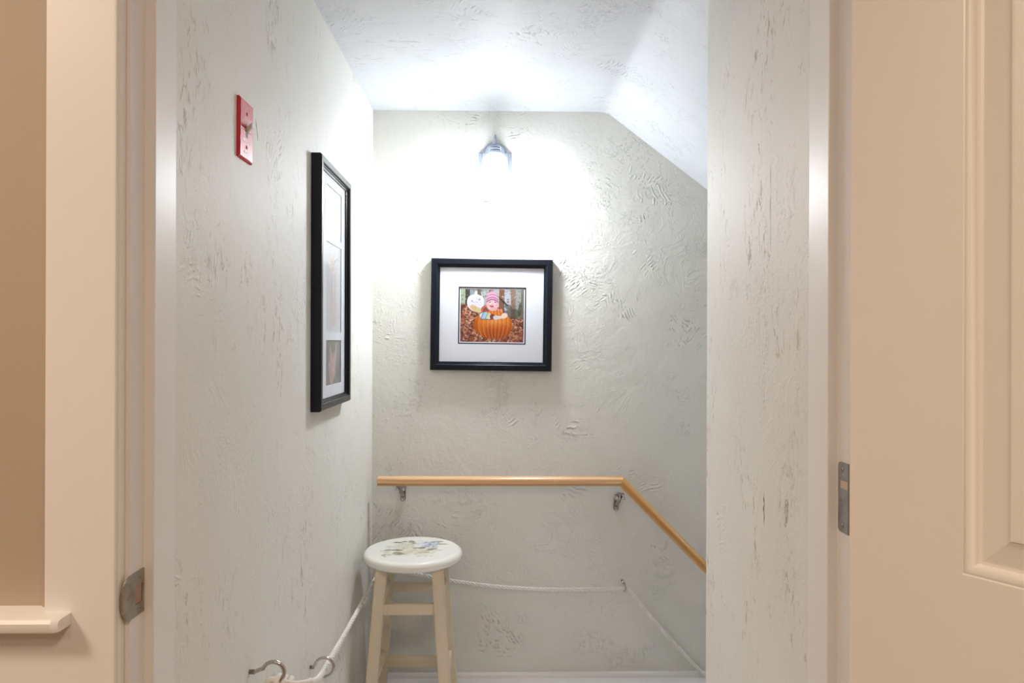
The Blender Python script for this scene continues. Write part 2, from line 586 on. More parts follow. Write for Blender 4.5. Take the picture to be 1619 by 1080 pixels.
# curved lip wrapping round the jamb edge toward the casing
rings = []
for k in range(9):
    u = k / 8
    y = -0.0165 - 0.0135 * math.sin(u * 1.25)
    x = T_ - 0.0085 * (1 - math.cos(u * 1.25)) * 1.0
    hh = 0.0283 * math.sqrt(max(0.0, 1 - (0.97 * u) ** 1.9)) + 0.0005
    rings.append([(x + 0.0008, y, hh), (x + 0.0008, y, -hh), (x - 0.0008, y + 0.0003, -hh), (x - 0.0008, y + 0.0003, hh)])
loft(b, rings)
obj('lip', b, M['strike'], sp, smooth=40)
obj('latch_hole', bx(-0.010, 0.0004, -0.0045, 0.0142, -0.0135, 0.010), M['hole'], sp)
for z in (0.0195, -0.0205):
    b = nb()
    lathe(b, [(0.0, T_ - 0.0004), (0.0, T_ + 0.0006), (0.0022, T_ + 0.0007), (0.0032, T_ + 0.0001), (0.0032, T_ - 0.0004)], 16, 'x')
    s_ = obj('screw', b, M['hinge'], sp, smooth=40, loc=(0, 0.0065, z))
    obj('cross_slot', bx(T_ + 0.0004, T_ + 0.0009, -0.0018, 0.0018, -0.0004, 0.0004), M['dark'], s_)

# ------------------------------------------------------------------ door, standing open on the right
th = R(57.5)
dw = thing('door_1', 'white panelled door standing open on the right, warm in the room light', 'door', (0.436, 0.871, FZ + 0.01), (0, 0, -th))
dw['kind'] = 'structure'
W_, TH, H_ = 0.912, 0.035, 2.015
# local: x along the door, y into the thickness (away from camera), z up ; the visible face is y = 0
cx0, cx1 = [0.128, 0.514], [0.398, 0.784]
rows = [(0.20, 0.74), (0.972, 1.90)]     # local z of the panel openings
b = nb()
xs = [0, 0.128, 0.398, 0.514, 0.784, W_]
zs = [0, 0.20, 0.74, 0.972, 1.90, H_]
for i in range(5):
    for j in range(5):
        if i in (1, 3) and j in (1, 3):
            continue
        # faces front and back
        for y in (0.0, TH):
            b.faces.new([b.verts.new(p) for p in ((xs[i], y, zs[j]), (xs[i + 1], y, zs[j]), (xs[i + 1], y, zs[j + 1]), (xs[i], y, zs[j + 1]))])
for (a, c) in (((0, 0), (W_, 0)), ((W_, 0), (W_, H_)), ((W_, H_), (0, H_)), ((0, H_), (0, 0))):
    b.faces.new([b.verts.new(p) for p in ((a[0], 0, a[1]), (c[0], 0, c[1]), (c[0], TH, c[1]), (a[0], TH, a[1]))])
bmesh.ops.remove_doubles(b, verts=b.verts, dist=1e-5)
obj('slab', b, M['door'], dw)


def rect_loop(xa, xb, za, zb, y):
    return [(xa, y, za), (xb, y, za), (xb, y, zb), (xa, y, zb)]


for i in (0, 1):
    for (za, zb) in rows:
        xa, xb = cx0[i], cx1[i]
        for side in (0, 1):
            sg = 1 if side == 0 else -1
            y0 = 0.0 if side == 0 else TH
            # sticking: small fillet, ovolo, down to the recess
            prf = [(0, 0), (0.0015, 0.0012), (0.003, 0.0004), (0.006, 0.0008), (0.010, 0.0035), (0.0125, 0.0072), (0.0135, 0.0095), (0.0165, 0.0100)]
            b = nb()
            loft(b, [rect_loop(xa + d, xb - d, za + d, zb - d, y0 + sg * h) for d, h in prf], cap=False)
            obj('sticking_moulding', b, M['door'], dw, smooth=50)
            prf = [(0.0165, 0.0100), (0.018, 0.0098), (0.046, 0.0036), (0.0465, 0.0012), (0.049, 0.0010)]
            b = nb()
            rr = [rect_loop(xa + d, xb - d, za + d, zb - d, y0 + sg * h) for d, h in prf]
            loft(b, rr, cap=False)
            b.faces.new([b.verts.new(p) for p in rr[-1]])
            bmesh.ops.remove_doubles(b, verts=b.verts, dist=1e-6)
            obj('raised_panel', b, M['door'], dw)

# hinge on the right jamb
hg = thing('door_hinge', 'dull grey metal hinge leaf on the right door jamb', 'hinge', (0.453, 0.920, 1.019))
b = nb()
pts = []
hy, hz, rr_ = 0.0135, 0.046, 0.006
for (cy, cz, a0) in ((hy - rr_, hz - rr_, 0), (-hy, hz, None), (-hy, -hz, None), (hy - rr_, -hz + rr_, -90)):
    if a0 is None:
        pts.append((cy, cz))
    elif a0 == 0:
        pts += [(cy + rr_ * math.cos(R(a)), cz + rr_ * math.sin(R(a))) for a in (0, 30, 60, 90)]
    else:
        pts += [(cy + rr_ * math.cos(R(a)), cz + rr_ * math.sin(R(a))) for a in (-90, -60, -30, 0)]
loft(b, [[(x, y, z) for y, z in pts] for x in (-0.0018, -0.0001)])
obj('leaf', b, M['hinge'], hg)
for (y, z) in ((0.001, 0.036), (0.006, -0.004 + 0.0), (0.001, -0.037)):
    b = nb()
    lathe(b, [(0.0, 0.0006), (0.0, -0.0006), (0.0022, -0.0008), (0.0034, 0.0), (0.0034, 0.0006)], 14, 'x')
    obj('screw', b, M['nickel'], hg, smooth=40, loc=(-0.0019, y, z))
obj('beige_strip', bx(-0.0023, -0.0017, -hy, 0.006, 0.012, 0.022, bev=0.0002), M['beige'], hg)  # small beige strip across the hinge leaf
b = nb()
tube(b, [(0, 0, -0.046), (0, 0, 0.046)], 0.0055, 16)
obj('knuckle', b, M['hinge'], hg, smooth=40, loc=(0.0045, -0.0215, 0))


# ------------------------------------------------------------------ painted prints
def grid_mesh(name, w, h, img, mat, parent, y=0.0):
    """flat print in local XZ, image rows from top; img[h,w,3] linear"""
    H, Wd = img.shape[:2]
    xs = np.linspace(-w / 2, w / 2, Wd + 1)
    zs = np.linspace(h / 2, -h / 2, H + 1)
    X, Z = np.meshgrid(xs, zs)
    V = np.stack([X, np.full_like(X, y), Z], -1).reshape(-1, 3)
    i, j = np.meshgrid(np.arange(Wd), np.arange(H))
    a = (j * (Wd + 1) + i).ravel()
    F = np.stack([a, a + Wd + 1, a + Wd + 2, a + 1], -1)
    me = bpy.data.meshes.new(name)
    me.from_pydata(V.tolist(), [], F.tolist())
    ca = me.color_attributes.new('ink', 'FLOAT_COLOR', 'CORNER')
    c = np.ones((H * Wd, 4, 4))
    c[:, :, :3] = img.reshape(-1, 1, 3) * 0.82
    ca.data.foreach_set('color', c.ravel())
    me.materials.append(mat)
    o = bpy.data.objects.new(name, me)
    COL.objects.link(o)
    o.parent = parent
    return o


def lin(c):
    c = np.array(c, float) / 255
    return np.where(c < 0.04045, c / 12.92, ((c + 0.055) / 1.055) ** 2.4)


class Canvas:
    def __init__(s, w, h, bg, aspect=1.0):
        s.w, s.h = w, h
        s.a = np.zeros((h, w, 3)) + lin(bg)
        s.X, s.Y = np.meshgrid((np.arange(w) + .5) / w, (np.arange(h) + .5) / h)
        s.asp = aspect

    def put(s, mask, c, al=1.0):
        m = (np.clip(mask, 0, 1) * al)[..., None]
        s.a = s.a * (1 - m) + lin(c) * m

    def ell(s, cx, cy, rx, ry, c, rot=0, soft=0.06, al=1.0, clip=None):
        dx, dy = s.X - cx, (s.Y - cy) * s.asp
        ry = ry * s.asp
        cr, sr = math.cos(R(rot)), math.sin(R(rot))
        u, v = dx * cr + dy * sr, -dx * sr + dy * cr
        d = np.sqrt((u / rx) ** 2 + (v / ry) ** 2)
        m = np.clip((1 - d) / soft + 0.5, 0, 1)
        if clip is not None:
            m = m * clip
        s.put(m, c, al)
        return m

    def rect(s, x0, y0, x1, y1, c, al=1.0):
        s.put(((s.X >= x0) & (s.X <= x1) & (s.Y >= y0) & (s.Y <= y1)).astype(float), c, al)


# child in the pumpkin : photograph print
def pumpkin_photo():
    k = Canvas(168, 136, (120, 112, 104), 0.81)
    # fence boards and dark gaps
    for x0, x1, c in ((0, .07, (172, 190, 160)), (.07, .14, (60, 60, 58)), (.14, .26, (150, 158, 160)), (.26, .32, (96, 92, 80)), (.32, .44, (170, 180, 178)), (.44, .52, (158, 130, 128)), (.52, .61, (176, 180, 190)),
                      (.61, .69, (132, 92, 70)), (.69, .79, (190, 196, 208)), (.79, .87, (150, 120, 108)), (.87, .95, (160, 168, 160)), (.95, 1, (120, 118, 110))):
        k.rect(x0, 0, x1, .62, c)
    for _ in range(260):
        x, y = rng.rand(), rng.rand() * .55
        c = [(96, 70, 58), (150, 110, 80), (70, 66, 60), (190, 190, 185), (120, 130, 96)][rng.randint(5)]
        k.ell(x, y, .012 + .01 * rng.rand(), .006 + .01 * rng.rand(), c, rng.rand() * 180, al=.55)
    k.ell(.68, .24, .10, .02, (46, 52, 44), 42, al=.9)
    k.ell(.75, .33, .06, .05, (60, 74, 52), 20, al=.7)
    k.ell(.94, .38, .03, .14, (70, 84, 66), 5, al=.8)
    k.ell(.82, .46, .14, .10, (72, 72, 58), 0, soft=.4, al=.8)
    # fallen leaves
    m = np.clip((k.Y - (.25 + .16 * np.abs(k.X - .0) + .25 * np.clip(k.X - .2, 0, 1) * (k.X < .55) + .12 * (k.X > .7))) / .06, 0, 1)
    k.put(m, (112, 62, 46))
    pal = [(176, 104, 76), (142, 74, 54), (92, 44, 34), (204, 148, 120), (228, 190, 170), (168, 84, 48), (60, 34, 32), (190, 120, 110), (150, 92, 96), (216, 160, 110)]
    for _ in range(1500):
        x, y = rng.rand(), rng.rand() ** .85
        thr = .30 + .22 * x if x < .6 else .56
        if y < thr:
            continue
        k.ell(x, y, .010 + .030 * rng.rand(), .005 + .013 * rng.rand(), pal[rng.randint(len(pal))], rng.rand() * 180, soft=.3, al=.85)
    # white pumpkin cut-out
    k.ell(.235, .26, .125, .165, (226, 226, 238)); k.ell(.17, .25, .07, .13, (232, 232, 242)); k.ell(.30, .25, .07, .13, (230, 230, 240))
    k.ell(.24, .085, .022, .055, (220, 224, 222), 10)
    for _ in range(40):
        k.ell(.15 + .18 * rng.rand(), .16 + .18 * rng.rand(), .008, .006, (176, 176, 210) if rng.rand() < .7 else (216, 170, 140), rng.rand() * 180, al=.7)
    k.ell(.18, .225, .012, .016, (170, 150, 140)); k.ell(.30, .20, .012, .016, (170, 140, 130))
    k.ell(.23, .37, .09, .05, (226, 176, 96), 25, soft=.5, al=.8); k.ell(.29, .40, .05, .05, (214, 206, 150), soft=.4, al=.9)
    # body
    k.ell(.42, .38, .10, .085, (206, 108, 84), -8); k.ell(.48, .42, .13, .09, (140, 84, 72), 10)
    k.ell(.60, .44, .09, .10, (176, 78, 50), 20); k.ell(.53, .43, .05, .10, (192, 150, 156), -25); k.ell(.63, .43, .03, .06, (226, 150, 110), 20)
    k.ell(.56, .50, .05, .05, (206, 96, 50))
    for _ in range(30):
        k.ell(.56 + .08 * rng.rand(), .38 + .12 * rng.rand(), .01, .008, [(190, 60, 40), (226, 190, 180), (120, 50, 44)][rng.randint(3)], rng.rand() * 180, al=.8)
    # pumpkin
    pm = k.ell(.515, .67, .305, .265, (226, 122, 28), soft=.03)
    pm = np.maximum(pm, k.ell(.60, .79, .20, .14, (214, 100, 22), soft=.03))
    u = (k.X - .53) / .31
    sh = np.clip((k.Y - .50) / .42, 0, 1)
    k.put(pm * np.clip(1 - abs(k.Y - .60) / .16, 0, 1) * np.clip(1 - np.abs(u - .05) * 1.1, 0, 1), (250, 176, 96), .75)
    k.put(pm * sh ** 1.6, (160, 62, 14), .85)
    k.put(pm * np.clip((np.abs(u) - .72) / .3, 0, 1), (176, 76, 14), .8)
    for q_ in (-.86, -.62, -.40, -.2, .0, .2, .42, .64, .86):
        xc = .53 + .31 * q_ * np.sqrt(np.clip(1 - ((k.Y - .66) / .36) ** 2, 0.02, 1))
        k.put(pm * np.clip(1 - np.abs(k.X - xc) / .010, 0, 1), (150, 66, 14), .55)
        k.put(pm * np.clip(1 - np.abs(k.X - xc - .022) / .012, 0, 1), (252, 186, 110), .3)
    k.ell(.57, .515, .14, .03, (120, 52, 30), -2, soft=.4, al=.35)
    k.ell(.69, .50, .055, .05, (238, 214, 190), -30, soft=.3); k.ell(.61, .53, .05, .03, (232, 206, 200), 0, soft=.3)
    # striped sleeve and mitten
    sm = k.ell(.40, .505, .10, .068, (206, 222, 230), 4)
    for x0, c in ((.345, (96, 130, 190)), (.375, (140, 196, 224)), (.41, (110, 176, 150)), (.44, (190, 206, 150)), (.465, (230, 214, 190))):
        k.put(sm * np.clip(1.3 - np.abs(k.X - x0 + (k.Y - .5) * .35) / .014, 0, 1), c, .85)
    k.ell(.50, .52, .038, .055, (128, 66, 56)); k.ell(.565, .535, .05, .04, (220, 208, 216))
    k.ell(.40, .57, .10, .010, (90, 84, 110), 2, al=.7)
    # head
    k.ell(.50, .285, .094, .125, (236, 176, 180), soft=.08)
    k.ell(.50, .30, .075, .09, (248, 206, 206), soft=.5, al=.7); k.ell(.53, .37, .06, .035, (226, 170, 176), soft=.4, al=.8)
    for x in (.462, .548):
        k.ell(x, .245, .016, .012, (120, 110, 132), soft=.3)
        k.ell(x, .222, .020, .006, (196, 150, 150), soft=.4, al=.7)
    k.ell(.503, .285, .012, .010, (214, 140, 140), soft=.4, al=.8)
    k.ell(.492, .318, .034, .020, (150, 50, 62), 4, soft=.15); k.ell(.492, .312, .022, .006, (240, 214, 214), 4, soft=.3)
    k.ell(.44, .30, .02, .02, (240, 158, 164), soft=.6, al=.7); k.ell(.565, .30, .02, .02, (240, 158, 164), soft=.6, al=.7)
    # knitted hat
    hm = np.clip(1 - ((k.X - .50) / .098) ** 2 - ((k.Y - .205) / .165) ** 2, 0, 1) > 0
    hm = (hm & (k.Y < .215 + .10 * ((k.X - .50) / .1) ** 2 - .012)).astype(float)
    k.put(hm, (214, 160, 184))
    for yc, c in ((.075, (222, 176, 200)), (.10, (176, 110, 140)), (.125, (226, 186, 210)), (.15, (160, 92, 124)), (.175, (206, 150, 186)), (.195, (120, 66, 96))):
        yy = yc + .09 * ((k.X - .50) / .1) ** 2 * .6
        k.put(hm * np.clip(1.4 - np.abs(k.Y - yy) / .010, 0, 1), c, .85)
    return k.a


def soften(a):
    g = a.mean(-1, keepdims=True)
    return (g + (a - g) * 0.6) * 0.85 + 0.10


def portrait_top():
    k = Canvas(80, 60, (172, 178, 172), .75)
    k.put(np.clip((k.X + k.Y - .2) / 1.2, 0, 1), (222, 222, 226), .8)
    k.ell(.42, .62, .30, .42, (236, 214, 214), 20, soft=.5); k.ell(.55, .78, .42, .22, (240, 226, 230), soft=.5)
    k.ell(.34, .32, .14, .18, (234, 206, 204), soft=.4); k.ell(.75, .28, .2, .22, (150, 158, 152), soft=.5, al=.6)
    return soften(k.a)


def portrait_mid():
    k = Canvas(70, 100, (222, 226, 238), 1.4)
    k.ell(.5, .5, .28, .40, (232, 218, 226), soft=.6)
    k.ell(.46, .23, .13, .08, (228, 190, 194), soft=.5); k.ell(.52, .86, .12, .08, (234, 204, 210), soft=.5)
    k.ell(.36, .62, .10, .18, (236, 206, 208), -12, soft=.5); k.ell(.58, .70, .10, .16, (236, 210, 212), 14, soft=.5)
    for i in range(14):
        y = .33 + i * .026
        k.ell(.42 + .02 * (i % 2), y, .045, .007, (176, 182, 196), 20, soft=.4, al=.8)
        k.ell(.60 - .02 * (i % 2), y, .045, .007, (170, 176, 190), -20, soft=.4, al=.8)
    k.ell(.40, .52, .012, .20, (182, 186, 200), 0, soft=.4); k.ell(.62, .52, .012, .20, (186, 190, 202), 0, soft=.4)
    return soften(k.a)


def portrait_low():
    k = Canvas(80, 60, (112, 112, 104), .72)
    k.ell(.5, .3, .7, .5, (132, 134, 124), soft=.9, al=.7)
    for cx_, cy_, rx, ry, rot in ((.36, .42, .055, .30, -14), (.46, .50, .05, .22, -6), (.66, .36, .05, .30, 8), (.56, .50, .05, .22, 4), (.30, .62, .06, .16, -26)):
        k.ell(cx_, cy_, rx, ry, (222, 168, 164), rot, soft=.25)
    k.ell(.46, .70, .20, .18, (216, 160, 156), soft=.25); k.ell(.40, .84, .12, .14, (206, 148, 142), 20, soft=.3)
    k.ell(.50, .66, .08, .08, (236, 190, 186), soft=.6, al=.7)
    return soften(k.a)


def frame_mesh(w, h, fw, depth, prof=None):
    """mitred picture frame in local XZ, back at y=0, front toward -y. profile (inset, y)"""
    prof = prof or [(0, 0), (0, -depth * .86), (0.003, -depth), (fw * .62, -depth), (fw * .70, -depth * .93), (fw * .74, -depth * .80), (fw * .82, -depth * .80), (fw * .86, -depth * .70), (fw, -depth * .64), (fw, -depth * .3), (fw, 0)]
    b = nb()
    rings = []
    for d, y in prof:
        rings.append([(-w / 2 + d, y, -h / 2 + d), (w / 2 - d, y, -h / 2 + d), (w / 2 - d, y, h / 2 - d), (-w / 2 + d, y, h / 2 - d)])
    loft(b, rings, closed=True)
    return b


def mat_board(w, h, holes, t, y):
    """board with rectangular holes stacked vertically; holes (xa, xb, za, zb)"""
    b = nb()
    xs_ = sorted({-w / 2, w / 2, *[v for q in holes for v in q[:2]]})
    zs_ = sorted({-h / 2, h / 2, *[v for q in holes for v in q[2:]]})
    for i in range(len(xs_) - 1):
        for j in range(len(zs_) - 1):
            xm, zm = (xs_[i] + xs_[i + 1]) / 2, (zs_[j] + zs_[j + 1]) / 2
            if any(q[0] < xm < q[1] and q[2] < zm < q[3] for q in holes):
                continue
            box(b, xs_[i], xs_[i + 1], y, y + t, zs_[j], zs_[j + 1])
    return b


# picture on the back wall ----------------------------------------------------
pf = thing('picture_frame', 'black framed photograph of a smiling baby sitting in a pumpkin, under the wall lamp', 'picture', (-0.0277, 2.6048, 1.319), (0, R(0.55), 0))
obj('frame', frame_mesh(0.443, 0.408, 0.032, 0.026), M['black'], pf)
hx0, hx1, hz0, hz1 = -0.117, 0.1215, -0.103, 0.0975
obj('mat', mat_board(0.388, 0.352, [(hx0 - .0045, hx1 + .0045, hz0 - .0045, hz1 + .0045)], 0.0016, -0.0125), M['mat'], pf)
obj('inner_mat', mat_board(0.384, 0.348, [(hx0, hx1, hz0, hz1)], 0.001, -0.0108), M['darkline'], pf)
pr = grid_mesh('photograph', hx1 - hx0 - .007, hz1 - hz0 - .007, pumpkin_photo(), M['print'], pf)
pr.location = ((hx0 + hx1) / 2, -0.0095, (hz0 + hz1) / 2)
obj('photo_border', bx(hx0 - .002, hx1 + .002, -0.0094, -0.0080, hz0 - .002, hz1 + .002), M['mat'], pf)
obj('glass', bx(-0.196, 0.196, -0.0158, -0.0148, -0.178, 0.178), M['glass'], pf)

# long picture on the left wall ----------------------------------------------------
lf = thing('picture_frame', 'tall black frame on the left wall holding three pale baby photographs', 'picture', (-0.4638, 1.929, 1.366), (0, 0, R(90)))
# local x -> world +y, local -y -> world +x
obj('frame', frame_mesh(0.352, 0.640, 0.027, 0.026), M['black'], lf)
zc = 1.366
hl = [(-0.089, 0.089, 1.503 - zc, 1.634 - zc), (-0.089, 0.089, 1.246 - zc, 1.484 - zc), (-0.089, 0.089, 1.104 - zc, 1.224 - zc)]
hl = [(a + .018, b_ + .018, c, d) for a, b_, c, d in hl]
obj('mat', mat_board(0.306, 0.594, hl, 0.0016, -0.0125), M['mat'], lf)
for q_, img in zip(hl, (portrait_top(), portrait_mid(), portrait_low())):
    p = grid_mesh('photograph', q_[1] - q_[0] + .004, q_[3] - q_[2] + .004, img, M['print'], lf)
    p.location = ((q_[0] + q_[1]) / 2, -0.0100, (q_[2] + q_[3]) / 2)
obj('backing', bx(-0.155, 0.155, -0.0098, -0.0050, -0.300, 0.300), M['mat'], lf)
obj('glass', bx(-0.155, 0.155, -0.0158, -0.0148, -0.299, 0.299), M['glass'], lf)

# ------------------------------------------------------------------ red switch plate on the left wall
sw = thing('switch_plate', 'red emergency switch plate with ivory toggle and worn white print on the left wall', 'switch', (-0.464, 1.2915, 1.6015), (0, R(0.6), 0))
b = nb()
hw, hh = 0.034, 0.0535
loft(b, [[(x, y * a, z * c) for y, z in ((-hw, -hh), (hw, -hh), (hw, hh), (-hw, hh))] for x, a, c in ((0.0, 1, 1), (0.0035, 1, 1), (0.0050, .97, .98), (0.0062, .90, .94))])
obj('plate', b, M['red'], sw, smooth=20)
obj('slot', bx(0.0060, 0.0064, -0.005, 0.005, -0.0125, 0.0125), M['dark'], sw)
b = nb()
loft(b, [[(0.006 + 0.010 * t, y * (1 - .25 * t), z * (1 - .2 * t) + .010 * t) for y, z in ((-.0042, -.004), (.0042, -.004), (.0042, .006), (-.0042, .006))] for t in (0, .6, 1)])
bmesh.ops.bevel(b, geom=list(b.edges), offset=0.0008, segments=2, affect='EDGES')
obj('toggle', b, M['toggle'], sw, smooth=40)
for z in (0.030, -0.030):
    b = nb()
    lathe(b, [(0.0, 0.0064), (0.0, 0.0078), (0.002, 0.0076), (0.0034, 0.0066), (0.0034, 0.0060)], 14, 'x')
    s_ = obj('screw', b, M['red'], sw, smooth=40, loc=(0, 0, z))
    obj('slot', bx(0.0074, 0.0080, -0.0022, 0.0022, -0.0004, 0.0004), M['white_mark'], s_)
b = nb()
# small worn print: rows of letter-sized strokes too blurred to read, plus a white ridge for the reflection across the middle
for (zc_, n_, wid, hgt) in ((0.0395, 5, .018, .0045), (0.0195, 7, .034, .005), (-0.0195, 8, .040, .006), (-0.0405, 6, .026, .0055)):
    for i in range(n_):
        y = -wid / 2 + wid * (i + .5) / n_
        w_ = wid / n_ * .32
        box(b, 0.0061, 0.00635, y - w_, y - w_ * .3, zc_ - hgt / 2, zc_ + hgt / 2)
        if i % 2:
            box(b, 0.0061, 0.00635, y - w_ * .3, y + w_, zc_ - hgt * .1, zc_ + hgt * .15)
        else:
            box(b, 0.0061, 0.00635, y + w_ * .4, y + w_, zc_ - hgt / 2, zc_ + hgt / 2)
obj('lettering', b, M['white_mark'], sw)['kind'] = 'stuff'
obj('reflection_ridge', box(bx(0.0060, 0.0070, -0.032, -0.0065, -0.0008, 0.0010, bev=.0003), 0.0060, 0.0070, 0.0065, 0.032, -0.0008, 0.0010, bev=.0003), M['white_mark'], sw)
# long hairline cracks in the plaster of the right wall
for (yy, za, zb, w_, lab) in ((1.206, 1.345, 1.565, 0.0011, 'long vertical hairline crack in the right plaster wall level with the baby picture'), (1.231, 0.900, 0.962, 0.0022, 'short brown gouge low in the right plaster wall near the hinge height'), (1.262, 1.552, 1.586, 0.0012, 'small slanted nick high on the right plaster wall')):
    b = nb()
    n_ = 9
    pp, rr3 = [], []
    for i in range(n_):
        t_ = i / (n_ - 1)
        pp.append((0.4655, yy + 0.0012 * math.sin(i * 2.1) + (0.010 * (t_ - .5) if zb - za < .05 else 0.002 * t_), za + (zb - za) * t_))
        rr3.append(w_ * (0.25 + math.sin(math.pi * t_) * (0.6 + 0.4 * math.sin(i * 3.3))))
    tube(b, pp, rr3, 6)
    tag(obj('plaster_crack', b, M['scar'], loc=(0, 0, 0)), lab, 'crack')
# plaster scar beside it
b = nb()
tube(b, [(0, -0.006, 0.020), (0, -0.003, 0.008), (0, 0.0, 0.0), (0, 0.004, -0.008), (0, 0.007, -0.019)], [0.0004, 0.0018, 0.0009, 0.0015, 0.0003], 8)
for v in b.verts:
    v.co.x *= 0.4
tag(obj('plaster_scar', b, M['scar'], loc=(-0.464, 1.362, 1.624)), 'thin grey gouge in the plaster just right of the red switch plate', 'scar')

# ------------------------------------------------------------------ wall lamp
lp = thing('wall_sconce', 'lit white wall lamp with frosted glass shade above the pumpkin picture', 'wall lamp', (-0.0165, 2.605, 1.83))
b = nb()
# back plate outline (x, z): arch with stepped shoulders
def outline(k, dz=0.0):
    o = []
    for a in np.linspace(0, math.pi, 17):
        o.append((0.046 * k * math.cos(a), 0.078 + 0.043 * k * math.sin(a)))
    o += [(-0.050 * k, 0.078), (-0.059 * k, 0.081), (-0.059 * k, -0.080), (-0.046 * k, -0.095), (0.046 * k, -0.095), (0.059 * k, -0.080), (0.059 * k, 0.081), (0.050 * k, 0.078)]
    return [(x, z + dz) for x, z in o]
loft(b, [[(x, y, z) for x, z in outline(k)] for y, k in ((0, 1), (-0.006, 1), (-0.010, .93), (-0.013, .91), (-0.016, .82), (-0.022, .78))])
obj('backplate', b, M['fixture'], lp, smooth=30)
b = nb()
lathe(b, [(0.0, 0.110), (0.0065, 0.112), (0.0055, 0.122), (0.0040, 0.134), (0.0044, 0.140), (0.0025, 0.147), (0.0, 0.150)], 16, org=(0, -0.016, 0))
obj('finial', b, M['fixture'], lp, smooth=50)
b = nb()
tube(b, spline([(0, -0.018, 0.088), (0, -0.060, 0.100), (0, -0.118, 0.094), (0, -0.128, 0.070)], 8), 0.008, 14)
obj('arm', b, M['fixture'], lp, smooth=50)
b = nb()
lathe(b, [(0.0, 0.092), (0.012, 0.091), (0.020, 0.084), (0.022, 0.080), (0.019, 0.078), (0.022, 0.075), (0.019, 0.072), (0.022, 0.069), (0.020, 0.060), (0.0, 0.060)], 32, org=(0, -0.130, -0.012))
obj('socket_cup', b, M['fixture'], lp, smooth=40)
b = nb()
lathe(b, [(0.0, 0.0595), (0.018, 0.059), (0.030, 0.055), (0.038, 0.046), (0.0425, 0.030), (0.0455, 0.008), (0.047, -0.018), (0.0472, -0.040), (0.0468, -0.050), (0.0, -0.050)], 40, org=(0, -0.130, -0.012))
obj('glass_shade', b, M['opal'], lp, smooth=60)
b = nb()
lathe(b, [(0.0, -0.0505), (0.0462, -0.0505), (0.0445, -0.060), (0.039, -0.070), (0.029, -0.078), (0.016, -0.0825), (0.0, -0.084)], 40, org=(0, -0.130, -0.012))
obj('glowing_dome', b, M['lens'], lp, smooth=60)
b = nb()
ring_ = [(0.0472 * math.cos(a), 0.0472 * math.sin(a) - 0.130, -0.0625) for a in np.linspace(0, 2 * math.pi, 41)]
tube(b, ring_, 0.0016, 8)
obj('shade_rim', b, M['fixture'], lp, smooth=60)

# ------------------------------------------------------------------ handrail
def rail_ring(c, nx, nz, cut=None):
    """rounded rail section with a flatter underside; c centre (x,z), (nx,nz) the 'up' direction of the section"""
    out = []
    for i in range(24):
        a = 2 * math.pi * i / 24
        u, v = 0.0200 * math.cos(a), 0.0185 * math.sin(a)
        v = max(v, -0.0155)
        out.append((c[0] + nx * v, u, c[1] + nz * v))
    return out


hr = thing('handrail', 'varnished pine handrail along the back wall, turning down with the stairs', 'handrail', (0, 2.535, 0))
zc = 0.7215
xb = 0.440
d45 = Vector((0.700, -0.714)).normalized()
up45 = Vector((-d45.y, d45.x))
mit = Vector((up45.x + 0, up45.y + 1)).normalized()
k_ = 1 / mit.dot(Vector((0, 1)))
b = nb()
loft(b, [rail_ring((-0.430, zc), 0, .93), rail_ring((-0.4285, zc), 0, 1), rail_ring((xb, zc), mit.x * k_, mit.y * k_)])
obj('level_rail', b, M['rail'], hr, smooth=30)
L45 = 1.55
e = Vector((xb, zc)) + d45 * L45
b = nb()
loft(b, [rail_ring((0, 0), 0, 1) for _ in range(1)] and [[(p[0], p[1], p[2]) for p in rr2] for rr2 in (
    [(x_, y_, z_) for x_, y_, z_ in rail_ring((xb, zc), mit.x * k_, mit.y * k_)],
    [(x_, y_, z_) for x_, y_, z_ in rail_ring((e.x, e.y), up45.x, up45.y)])])
# the sloping length gets local axes along itself so that its grain runs with it
ang = math.atan2(-d45.y, d45.x)
rot = Matrix.Rotation(-ang, 4, 'Y')
Mx = Matrix.Translation((xb, 0, zc)) @ Matrix.Rotation(ang, 4, 'Y')
inv = Mx.inverted()
for v in b.verts:
    v.co = inv @ v.co
M['rail2'] = wood('varnished_pine_amber', (0.70, 0.40, 0.15), (0.54, 0.24, 0.05), axis_scale=(0.35, 5, 5))
sr = obj('sloping_rail', b, M['rail2'], hr, smooth=30)
sr.matrix_local = Mx


